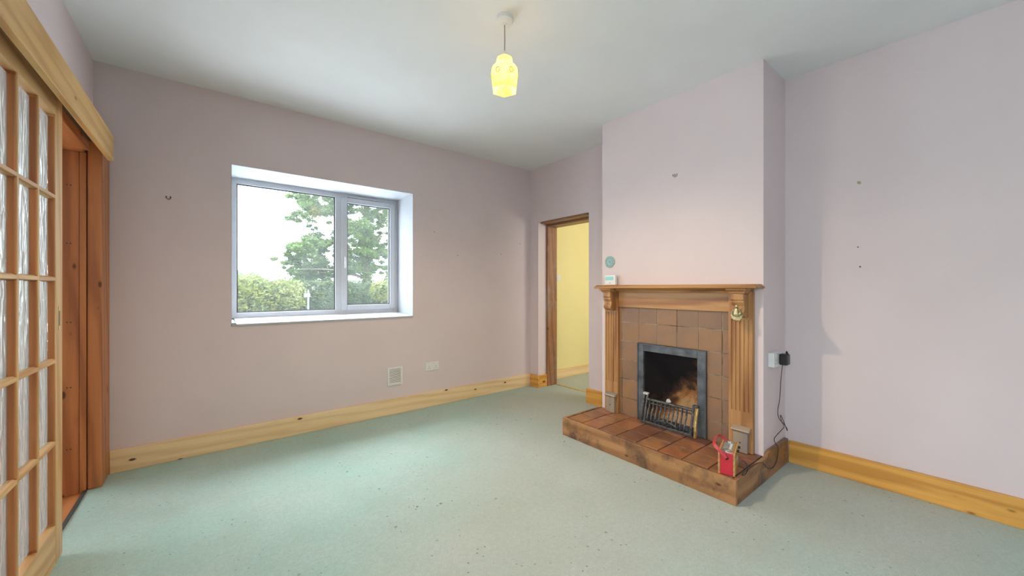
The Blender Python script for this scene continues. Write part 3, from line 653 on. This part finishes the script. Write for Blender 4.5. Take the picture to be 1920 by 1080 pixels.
# thermostat, disc
t = thing('thermostat', (2.71, 2.045, 1.2242), 'white digital thermostat with teal screen standing on the mantel shelf', 'thermostat')
tb = build('case', bx(2.690, 2.720, 1.985, 2.098, 1.2242, 1.312), 'white', t, bevel=.005)
build('screen', bx(2.6885, 2.690, 2.005, 2.088, 1.268, 1.298), plain('lcd', (0.28, 0.62, 0.60), 0.25, var=.05), t)
build('button', MB().lathe([(0, 0), (.004, 0), (.004, -.002), (0, -.002)], (2.6899, 2.04, 1.243), 10, 'x'), 'slot', t)
dd = thing('wall_plaque', (XC, 2.074, 1.378), 'small round pale teal plaque on the chimney breast above the thermostat', 'plaque')
teal = plain('teal_glaze', (0.34, 0.52, 0.52), .35, var=.2, vs=60)
b = MB(); b.lathe([(0, 0), (.050, 0), (.050, -.008), (.046, -.011), (.042, -.008), (0, -.006)], (XC - .0003, 2.074, 1.429), 32, 'x'); build('disc', b, teal, dd, smooth=True)
b = MB(); b.lathe([(.030, -.006), (.033, -.010), (.036, -.006)], (XC - .0005, 2.074, 1.429), 32, 'x'); build('raised_ring', b, plain('teal_dark', (0.20, 0.34, 0.36), .4), dd, smooth=True)
b = MB(); b.tube(spline([(XC - .008, 2.092, 1.445), (XC - .009, 2.083, 1.43), (XC - .009, 2.074, 1.418), (XC - .009, 2.065, 1.43), (XC - .008, 2.056, 1.445)], 5), .003, 6); build('embossed_motif', b, teal, dd, smooth=True)

# ------------------------------------------------------------------ radio
ang = R(16)
rd = thing('portable_radio', (2.284, .932, HZ + .0008), 'red and wood portable radio with strap standing on the hearth', 'radio', rotz=ang)
# local: +x away along its length, y across (-y towards the right), z up
LN, WD, HT = .20, .0425, .128
build('body', bx(0, LN, -WD + .010, WD - .010, 0, HT - .004), 'red', rd, bevel=.003)
pw = wood('radio_wood', (0.62, 0.36, 0.12), (0.42, 0.20, 0.06), 'x', grain=60, knots=0)
for sgn in (-1, 1):
    build('side_panel', bx(-.001, LN + .001, sgn * (WD - .010), sgn * WD, 0, HT), pw, rd, bevel=.002)
tpn = build('top_panel', bx(.004, LN - .004, -WD + .010, WD - .010, HT - .004, HT + .001), 'chrome', rd, bevel=.001)
build('dial', bx(.045, LN - .045, -.024, .024, HT + .0011, HT + .002), 'dial', rd)
build('dial_scale', bx(.055, LN - .055, -.018, -.006, HT + .0021, HT + .0024), 'white', rd)
for x in (.024, LN - .024):
    build('tuning_knob', MB().lathe([(.013, 0), (.0145, .003), (.0135, .008), (.010, .010), (0, .010)], (x, 0, HT + .001), 20), 'chrome', rd, smooth=True)
stud = MB()
stud.prism([(-.013, .098), (0, .085), (.013, .098), (0, .111)], 'x', -.005, .0); build('handle_stud', stud, 'black', rd, bevel=.001)
stud = MB(); stud.prism([(-.013, .098), (0, .085), (.013, .098), (0, .111)], 'x', LN, LN + .005); build('handle_stud', stud, 'black', rd, bevel=.001)
# strap: from the near stud, leaning over the left side, along the length to the far stud
path = spline([(-.007, 0, .098), (-.008, .018, .118), (-.004, .042, .140), (.012, .060, .152), (.045, .068, .158), (.10, .070, .160), (.155, .068, .158), (.188, .060, .152), (.204, .042, .140), (.208, .018, .118), (.207, 0, .098)], 5)
b = MB(); vs = []; wv = .009
for i, p in enumerate(path):
    dirv = (path[min(i + 1, len(path) - 1)] - path[max(i - 1, 0)]).normalized()
    out = Vector((p.x - .1, .0, 0)); nrm = Vector((0, .62, .78)) if .02 < p.x < .18 else Vector((-1 if p.x < .1 else 1, .25, .25))
    side = dirv.cross(nrm).normalized(); nn = side.cross(dirv).normalized()
    vs += [p + side * wv + nn * .0015, p - side * wv + nn * .0015, p - side * wv - nn * .0015, p + side * wv - nn * .0015]
fs = [(0, 1, 2, 3), tuple(len(vs) - 4 + k for k in (3, 2, 1, 0))] + [(i * 4 + k, i * 4 + (k + 1) % 4, (i + 1) * 4 + (k + 1) % 4, (i + 1) * 4 + k) for i in range(len(path) - 1) for k in range(4)]
build('strap', MB().add(vs, fs), 'redstrap', rd, smooth=True)
b = MB(); b.box(.065, .085, -WD - .004, -WD, .055, .100); build('catch', b, 'chrome', rd, bevel=.002)
for x, z in ((.10, .112), (.165, .112)):
    build('side_knob', MB().lathe([(.007, 0), (.0075, -.004), (.007, -.012), (0, -.012)], (x, -WD, z), 14, 'y'), 'black', rd, smooth=True)
build('socket_strip', bx(.088, .112, -WD - .002, -WD, .045, .085), 'black', rd, bevel=.001)

# ------------------------------------------------------------------ sockets, adaptor and cord
def socket_plate(name, loc, facing, w, hh, label, double=True, depth=.010, group=None):
    # local frame: plate lies in xz, front faces -y
    o = thing(name, loc, label, 'socket', rotz=facing)
    build('plate', bx(-w / 2, w / 2, -depth, 0, 0, hh), 'white', o, bevel=.004)
    for c in ((-w / 4, w / 4) if double else (0,)):
        build('rocker', bx(c - .006 + (.0 if double else 0), c + .006, -depth - .003, -depth, hh * .70, hh * .88), 'white', o, bevel=.001)
        for dx, dz, sw, sh in ((0, .46, .0022, .004), (-.011, .24, .0035, .002), (.011, .24, .0035, .002)):
            build('pin_hole', bx(c + dx - sw, c + dx + sw, -depth - .0006, -depth, hh * dz - sh, hh * dz + sh), 'slot', o)
    return o
socket_plate('wall_socket', (1.77, YB, .362), 0, .150, .086, 'white double socket low on the wall right of the air vent')
socket_plate('wall_socket', (2.888, YC1, .690), 0, .148, .092, 'white surface mounted socket on the side of the chimney breast', depth=.034)
ad = thing('power_adaptor', (2.93, .86, .70), 'black plug adaptor with long cord in the chimney breast socket', 'adaptor')
yy = YC1 - .034 - .0032
b = MB(); b.box(2.895, 2.955, yy - .045, yy, .700, .772); build('adaptor_case', b, 'black', ad, bevel=.008)
b = MB(); b.tube(spline([(2.925, yy - .04, .772), (2.940, yy - .03, .786), (2.965, yy - .02, .778), (2.975, yy - .02, .74)], 5), .0035, 6); build('strain_relief', b, 'black', ad, smooth=True)
yc = YC1 - .012
cp = [(2.975, yy - .02, .75), (3.00, .868, .70), (2.985, .875, .60), (2.975, .880, .46), (2.945, .882, .385), (2.965, .880, .33), (3.02, .872, .29), (3.075, .868, .245), (3.06, .862, .235), (3.01, .866, .30), (2.975, .872, .35), (2.955, .870, .352), (2.965, .866, .315), (3.00, .862, .275), (2.96, .864, .262), (2.88, .868, .245), (2.845, .872, .225), (2.86, .868, .195), (2.885, .862, .168), (2.895, .866, .12), (2.87, .867, .075), (2.80, .867, .055), (2.71, .867, .085), (2.62, .8655, .142), (2.55, .880, .1465), (2.46, .882, .1465), (2.37, .880, .1465), (2.345, .872, .1465), (2.372, .866, .1465), (2.405, .868, .165), (2.412, .880, .195), (2.402, .898, .205)]
b = MB(); b.tube(spline(cp, 6), .0022, 6); build('cord', b, 'cord', ad, smooth=True)
sw = thing('light_switch', (3.60, YB + .02, 1.292), 'white light switch on the yellow hall wall', 'switch', rotz=0)
build('plate', bx(-.043, .043, -.010, 0, 0, .086), 'white', sw, bevel=.004); build('rocker', bx(-.007, .007, -.014, -.010, .030, .056), 'white', sw, bevel=.001)
# air vent
av = thing('air_vent', (1.38, YB, .27), 'white louvred air vent low on the window wall', 'vent')
b = MB(); ax0, ax1, az0, az1 = 1.307, 1.453, .272, .444; fw_ = .018
b.box(ax0, ax0 + fw_, YB - .012, YB, az0, az1); b.box(ax1 - fw_, ax1, YB - .012, YB, az0, az1); b.box(ax0 + fw_, ax1 - fw_, YB - .012, YB, az0, az0 + fw_); b.box(ax0 + fw_, ax1 - fw_, YB - .012, YB, az1 - fw_, az1)
build('vent_frame', b, 'white', av, bevel=.002)
build('backing', bx(ax0 + fw_, ax1 - fw_, YB - .002, YB, az0 + fw_, az1 - fw_), 'slot', av)
l0 = None; nl = 10
for k in range(nl):
    zc = az0 + fw_ + (az1 - az0 - 2 * fw_) * (k + .5) / nl
    if l0 is None:
        b = MB(); b.prism([(YB - .010, zc - .005), (YB - .0085, zc - .006), (YB - .0025, zc + .002), (YB - .004, zc + .003)], 'x', ax0 + fw_, ax1 - fw_); l0 = build('louvre', b, 'white', av)
        zoff = zc - ORG[l0.name].z; base = ORG[l0.name].copy()
    else: inst(l0, Vector((base.x, base.y, zc - zoff)), av)

# ------------------------------------------------------------------ pendant lamp
PX, PY = 1.236, 1.625
p = thing('pendant_lamp', (PX, PY, 2.2), 'lit pendant lamp with lobed yellow glass shade under the ceiling', 'lamp')
build('ceiling_rose', MB().lathe([(0, 0), (.046, 0), (.046, -.020), (.040, -.027), (.012, -.031), (.006, -.040), (0, -.040)], (PX, PY, H), 28), 'white', p, smooth=True)
build('flex', MB().tube([(PX, PY, 2.62), (PX + .0015, PY, 2.54), (PX, PY, 2.455)], .0028, 8), plain('old_flex', (.36, .30, .22), .6), p)
build('lamp_holder', MB().lathe([(0, 0), (.010, 0), (.013, -.012), (.015, -.020), (.015, -.045), (0, -.045)], (PX, PY, 2.468), 18), 'white', p, smooth=True)
T0 = math.atan2(PY, PX)                     # one corner of the six-sided rim
def lobes(t, hh):
    k = max(0, min(1, (2.372 - hh) / .05)); a_ = ((t - T0 + math.pi / 6) % (math.pi / 3)) - math.pi / 6
    hexr = 1.06 * math.cos(math.pi / 6) / math.cos(math.pi / 6 - abs(a_))
    return (1 - k) * (1 + .035 * math.cos(6 * (t - T0))) + k * hexr
prof = [(.020, 2.440), (.030, 2.438), (.040, 2.430), (.044, 2.416), (.042, 2.404), (.050, 2.394), (.062, 2.382), (.071, 2.366), (.0745, 2.345), (.0745, 2.325), (.072, 2.302), (.069, 2.280), (.067, 2.258)]
b = MB(); seg = 48; vs = []; fs = []
for i, (r_, z) in enumerate(prof):
    for k in range(seg):
        t_ = T0 + 2 * math.pi * k / seg; rr = r_ * lobes(t_, z)
        vs.append((PX + rr * math.cos(t_), PY + rr * math.sin(t_), z))
for i in range(len(prof) - 1):
    for k in range(seg): fs.append((i * seg + k, i * seg + (k + 1) % seg, (i + 1) * seg + (k + 1) % seg, (i + 1) * seg + k))
sh = build('shade', b.add(vs, fs), 'shade', p, smooth=True)
for k in range(6):
    t_ = T0 + math.pi / 6 + k * math.pi / 3; rr = .0700
    c_ = Vector((PX + rr * math.cos(t_), PY + rr * math.sin(t_), 2.340)); nrm = Vector((math.cos(t_), math.sin(t_), 0)); tg = Vector((-math.sin(t_), math.cos(t_), 0))
    pts = [c_ + tg * .011 * math.cos(a_) + Vector((0, 0, .013 * math.sin(a_))) for a_ in [2 * math.pi * i / 14 for i in range(15)]]
    build('embossed_flower', MB().tube(pts, .0028, 5), plain('shade_flower', (.80, .58, .12), .5) if k == 0 else bpy.data.materials['shade_flower'], sh, smooth=True)
build('bulb', MB().lathe([(0, 2.300), (.014, 2.303), (.026, 2.318), (.030, 2.340), (.026, 2.360), (.016, 2.385), (.013, 2.41), (0, 2.41)], (PX, PY, 0), 18), 'bulb', p, smooth=True)
pl = bpy.data.lights.new('pendant_light', 'SPOT'); pl.energy = 52.0; pl.color = (1.0, .76, .46); pl.shadow_soft_size = .015; pl.spot_size = R(172); pl.spot_blend = 0.8
plo = bpy.data.objects.new('pendant_light', pl); COL.objects.link(plo); plo.location = (PX, PY, 2.240)

# ------------------------------------------------------------------ hooks and marks on the walls
def hook(name, loc, rotz, label, pins, mat):
    o = thing(name, loc, label, 'hook', rotz=rotz)
    for dx in pins: build('pin', MB().tube([(dx, 0, 0), (dx, -.004, .002), (dx, -.006, .010)], .0035, 6), mat, o)
    build('hook_curve', MB().tube(spline([(pins[0], -.003, 0), (0, -.006, -.012), (pins[-1], -.003, -.004)], 5), .0022, 6), mat, o)
    return o
hook('picture_hook', (-.23, YB, 1.826), 0, 'small brass double picture hook on the wall left of the window', (-.012, .010), plain('dark_brass', (.16, .10, .05), .5, .5))
hook('picture_hook', (XC, 1.48, 2.046), R(-90), 'small three pin picture hook high on the chimney breast', (-.016, 0, .016), plain('grey_hook', (.32, .28, .28), .4, .3))
nail = None
for (u, v, txt) in ((814, 435, 'tiny nail in the window wall, nearest the window'), (858, 479, 'tiny nail in the window wall, second from the window'), (939, 477, 'tiny nail in the window wall, third from the window'), (975, 457, 'tiny nail in the window wall, nearest the room corner')):
    q = at_y(u, v, YB)
    b = MB(); b.lathe([(0, -.004), (.004, -.004), (.004, 0), (0, 0)], (q.x, YB, q.z), 8, 'y'); tag(build('nail', b, 'slot'), txt, 'nail', 'nails in the window wall')
for (yq, zq, rr, mt, txt) in ((.514, 1.855, .011, plain('old_plug', (.42, .37, .24), .8), 'brownish wall plug high on the alcove wall'), (.519, 1.455, .004, 'slot', 'tiny upper screw hole in the alcove wall'), (.509, 1.332, .005, 'slot', 'tiny lower screw hole in the alcove wall')):
    b = MB(); b.lathe([(0, -.003), (rr * .8, -.003), (rr, 0), (0, 0)], (xw(yq), yq, zq), 7, 'x', rmod=lambda t, hh: 1 + .2 * math.sin(2 * t)); tag(build('wall_plug', b, mt), txt, 'wall plug')

# ------------------------------------------------------------------ outside
def leafmat(name, a, c):
    m, n, b = mat_new(name); oi = N(n, 'ShaderNodeTexCoord')
    f = noise(n, coords(n, rnd=False), 2.2, 4); cc = ramp(n, f, [(0.3, a), (0.7, c)])
    L(n, cc, b.inputs['Base Color']); b.inputs['Roughness'].default_value = .6; b.inputs['Specular IOR Level'].default_value = .2
    tl = N(n, 'ShaderNodeBsdfTranslucent'); mx = N(n, 'ShaderNodeMixShader'); mx.inputs[0].default_value = .35
    L(n, cc, tl.inputs['Color']); L(n, b.outputs[0], mx.inputs[1]); L(n, tl.outputs[0], mx.inputs[2]); L(n, mx.outputs[0], n.nodes['Material Output'].inputs['Surface'])
    return m
M['leaf_tree'] = leafmat('tree_leaves', (.055, .095, .03), (.15, .20, .065))
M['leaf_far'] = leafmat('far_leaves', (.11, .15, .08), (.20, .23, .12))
M['leaf_yellow'] = leafmat('yellow_hedge_leaves', (.08, .11, .03), (.20, .20, .055))
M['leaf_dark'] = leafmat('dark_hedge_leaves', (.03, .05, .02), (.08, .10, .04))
M['bark'] = plain('bark', (.15, .12, .09), .9, var=.4, vs=12, bmp=.5)
M['grass'] = plain('grass', (.10, .12, .05), .95, var=.3, vs=2.0)
M['houseroof'] = plain('far_roof', (.30, .27, .28), .8); M['housewall'] = plain('far_wall', (.36, .33, .32), .8); M['farpane'] = plain('far_pane', (.03, .035, .04), .2)
M['hill'] = plain('hill', (.16, .19, .21), .95, var=.1, vs=.02)  # aerial haze put into the blue-grey base colour
M['metalpost'] = plain('galvanised', (.11, .14, .16), .5, .3)
GZ = -.25
struct('ground', bx(-60, 140, 4.06, 300, GZ - .3, GZ), 'grass', 'rough grass garden outside the window', 'ground')
struct('path', bx(-6, 14, 4.06, 12.5, GZ, GZ + .03), plain('pale_gravel', (.62, .63, .64), .95, var=.08, vs=8), 'pale gravel strip outside under the window', 'path')
rng = random.Random(3)
def leaves(mb, c, rad, n_, size, shell=.35, soft=False):
    for _ in range(n_):
        while True:
            q = Vector((rng.gauss(0, .48), rng.gauss(0, .48), rng.gauss(0, .48))) if soft else Vector((rng.uniform(-1, 1), rng.uniform(-1, 1), rng.uniform(-1, 1)))
            if soft or shell < q.length < 1: break
        q = Vector(c) + Vector((q.x * rad[0], q.y * rad[1], q.z * rad[2]))
        a = Vector((rng.gauss(0, 1), rng.gauss(0, 1), rng.gauss(0, .6))).normalized(); b_ = a.cross(Vector((rng.gauss(0, 1), rng.gauss(0, 1), rng.gauss(0, 1)))).normalized()
        s_ = size * rng.uniform(.6, 1.25)
        mb.add([q - a * s_, q + b_ * s_ * .45, q + a * s_, q - b_ * s_ * .45], [(0, 1, 2, 3)])
def branchy(pts, r0, r1): return MB().tube(spline(pts, 5), r0, 8, r1)
# big tree
TY = 24.0
tb_ = at_y(687, 540, TY); tx = tb_.x
tree = thing('tree', (tx, TY, GZ), 'tall leafy green tree standing behind the hedge outside', 'tree')
top = at_y(690, 300, TY)
build('trunk', branchy([(tx, TY, GZ), (tx + .05, TY, 2.0), (tx - .1, TY + .1, 4.5), (tx + .1, TY, 7.0), (tx, TY, 9.8)], .30, .08), 'bark', tree, smooth=True)
cl = [(655, 330, 34), (600, 385, 30), (575, 375, 22), (560, 405, 15), (612, 400, 18), (640, 395, 28), (690, 350, 36), (720, 370, 34), (700, 410, 30), (665, 425, 26), (735, 420, 24), (620, 455, 24), (590, 460, 26), (560, 470, 22), (540, 488, 16), (575, 495, 26), (612, 490, 30), (640, 470, 26), (600, 515, 20), (630, 520, 20), (565, 515, 14), (668, 470, 26), (700, 455, 22), (715, 480, 18), (660, 505, 20), (705, 505, 16), (730, 455, 14), (690, 300, 40), (640, 300, 40), (740, 330, 40), (765, 400, 36), (770, 470, 30), (650, 440, 20), (585, 425, 8), (548, 505, 10), (735, 510, 18)]
rg2 = random.Random(11)
cl += [(rg2.uniform(645, 745), rg2.uniform(335, 505), rg2.randint(10, 20)) for _ in range(26)] + [(rg2.uniform(548, 630), rg2.uniform(448, 524), rg2.randint(8, 18)) for _ in range(18)] + [(rg2.uniform(560, 630), rg2.uniform(360, 400), rg2.randint(8, 14)) for _ in range(8)]
for i, (u, v, rp) in enumerate(cl):
    yq = TY + rng.uniform(-1.6, 1.6); q = at_y(u, v, yq); rw = rp / F_PX * (FW.dot(Vector((q.x, q.y, 0)))); 
    mb = MB()
    for _k in range(max(5, rp // 2)):
        o_ = Vector((rng.gauss(0, .62), rng.gauss(0, .62), rng.gauss(0, .45))) * rw; r3 = rw * rng.uniform(.22, .5)
        leaves(mb, q + o_, (r3, r3, r3 * .6), int(110 + 110 * r3 / .3), .075, soft=True)
    fo = build('leaf_cluster', mb, 'leaf_tree', tree, fix=False); fo['kind'] = 'stuff'
    if i % 2 == 0 and i < 36:
        zb = max(1.8, q.z - 1.6 - rng.uniform(0, 1.0)); bp = Vector((tx, TY, zb))
        build('branch', branchy([bp, bp.lerp(q, .5) + Vector((0, 0, .25)), q], .055, .015), 'bark', tree, smooth=True)
mb = MB()
for k in range(26):
    zz = .2 + k * .24; leaves(mb, (tx + rng.uniform(-.12, .12), TY - .15, zz), (.5, .5, .3), 170, .075, soft=True)
build('ivy', mb, 'leaf_tree', tree, fix=False)['kind'] = 'stuff'
# hedge
hg = thing('hedge', (4.2, 19.0, GZ), 'long clipped hedge across the garden outside the window', 'hedge')
def hedge(x0, x1, y, h_, mt, n_):
    mb = MB(); k = int((x1 - x0) / .55) + 1; core = MB(); stems = MB()
    for i in range(k):
        x = x0 + (i + .5) * (x1 - x0) / k
        leaves(mb, (x, y + rng.uniform(-.2, .2), GZ + (h_ + rng.uniform(-.25, .12)) * .52), (.55, .7, (h_ + rng.uniform(-.2, .15)) * .54), n_, .075, shell=.45)
        for _k in range(3): leaves(mb, (x + rng.uniform(-.3, .3), y, GZ + h_ * rng.uniform(.9, 1.06)), (.3, .3, .16), 60, .07, soft=True)
        stems.tube([(x, y, GZ), (x + .05, y, GZ + h_ * .7)], .03, 5)
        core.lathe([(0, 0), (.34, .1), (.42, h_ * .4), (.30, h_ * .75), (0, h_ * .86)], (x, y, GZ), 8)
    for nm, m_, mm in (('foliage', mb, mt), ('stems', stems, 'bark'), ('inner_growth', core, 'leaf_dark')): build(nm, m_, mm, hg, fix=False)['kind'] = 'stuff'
hedge(-.6, 3.0, 18.6, 1.72, 'leaf_yellow', 1500)
hedge(3.0, 6.2, 19.0, 1.60, 'leaf_dark', 1300)
hedge(6.2, 9.2, 19.2, 1.52, 'leaf_dark', 1300)
def bush(u, v, y, rp, mt, label, name='bush', n_=1500, zs=.9):
    q = at_y(u, v, y); k = FW.dot(Vector((q.x, q.y, 0))); rw = rp / F_PX * k
    o = thing(name, (q.x, y, GZ), label, 'bush')
    mb = MB(); leaves(mb, q, (rw, rw, rw * zs), n_, max(.075, .003 * k), shell=.15); f_ = build('foliage', mb, mt, o, fix=False); f_['kind'] = 'stuff'
    build('stem', MB().tube([(q.x, y, GZ), (q.x, y, q.z)], .02 * rw + .03, 6), 'bark', o)
bush(716, 545, 17.0, 22, 'leaf_yellow', 'bright green bush in front of the tree trunk', n_=2600)
bush(472, 528, 55, 24, 'leaf_far', 'distant rounded tree left behind the hedge', 'distant_tree', 2200, .8)
bush(440, 524, 50, 20, 'leaf_far', 'distant loose tree at the far left of the window view', 'distant_tree', 1500, .9)
bush(528, 534, 60, 14, 'leaf_far', 'distant low tree just left of the big tree', 'distant_tree', 1200, .7)
bush(745, 524, 21.3, 24, 'leaf_tree', 'leafy bush at the far right of the window view', n_=2400)
# house beyond
def far_house(u0, u1, vr, ve, y, label):
    a = at_y(u0, ve, y); c_ = at_y(u1, ve, y); zr = at_y((u0 + u1) / 2, vr, y).z; ze = a.z
    o = thing('far_house', ((a.x + c_.x) / 2, y, GZ), label, 'house')
    build('wall', bx(a.x, c_.x, y, y + 6, GZ, ze), 'housewall', o)
    build('roof', MB().prism([(y - .4, ze - .1), (y + 3, zr), (y + 6.4, ze - .1)], 'x', a.x - .3, c_.x + .3), 'houseroof', o)
    wd = (c_.x - a.x)
    for f_ in (.2, .5, .8):
        wq = build('window', bx(a.x + wd * f_ - .5, a.x + wd * f_ + .5, y - .05, y, ze - 1.3, ze - .35), 'housewall', o); build('pane', bx(a.x + wd * f_ - .42, a.x + wd * f_ + .42, y - .06, y - .05, ze - 1.22, ze - .43), 'farpane', wq)
far_house(590, 630, 515, 526, 48, 'low pale house beyond the hedge seen in the left pane')
far_house(650, 694, 511, 524, 46, 'pale house beyond the hedge seen in the right casement')
# hills
hm = MB(); vs = []; fs = []; nH = 60
for i in range(nH + 1):
    x = -700 + 2400 * i / nH; z = 8 + 22 * max(0, math.sin(i * .37) * .5 + .5) * (.6 + .4 * math.sin(i * .91))
    if 160 < x < 330: z = max(z, 34)
    vs += [(x, 1000, -5), (x, 1000 + 40 * math.sin(i), z), (x, 1400, -5)]
for i in range(nH):
    k = i * 3; fs += [(k, k + 3, k + 4, k + 1), (k + 1, k + 4, k + 5, k + 2)]
struct('hills', hm.add(vs, fs), 'hill', 'low hills on the horizon beyond the hedge, coloured with distance haze', 'hills', smooth=True)
# signpost
q = at_y(578, 583, 11.5); qt = at_y(578, 546, 11.5)
sp = thing('signpost', (q.x, 11.5, GZ + .03), 'pale grey signpost standing on the gravel outside', 'signpost')
build('post', MB().lathe([(0, 0), (.021, 0), (.021, qt.z - GZ - .03), (.017, qt.z - GZ), (0, qt.z - GZ + .01)], (q.x, 11.5, GZ + .03), 12), 'metalpost', sp, smooth=True)
build('sign_arm', bx(q.x - .11, q.x + .035, 11.46, 11.47, qt.z - .16, qt.z - .06), 'metalpost', sp, bevel=.004)
build('bracket', bx(q.x - .04, q.x + .04, 11.455, 11.54, qt.z - .14, qt.z - .08), 'metalpost', sp, bevel=.004)
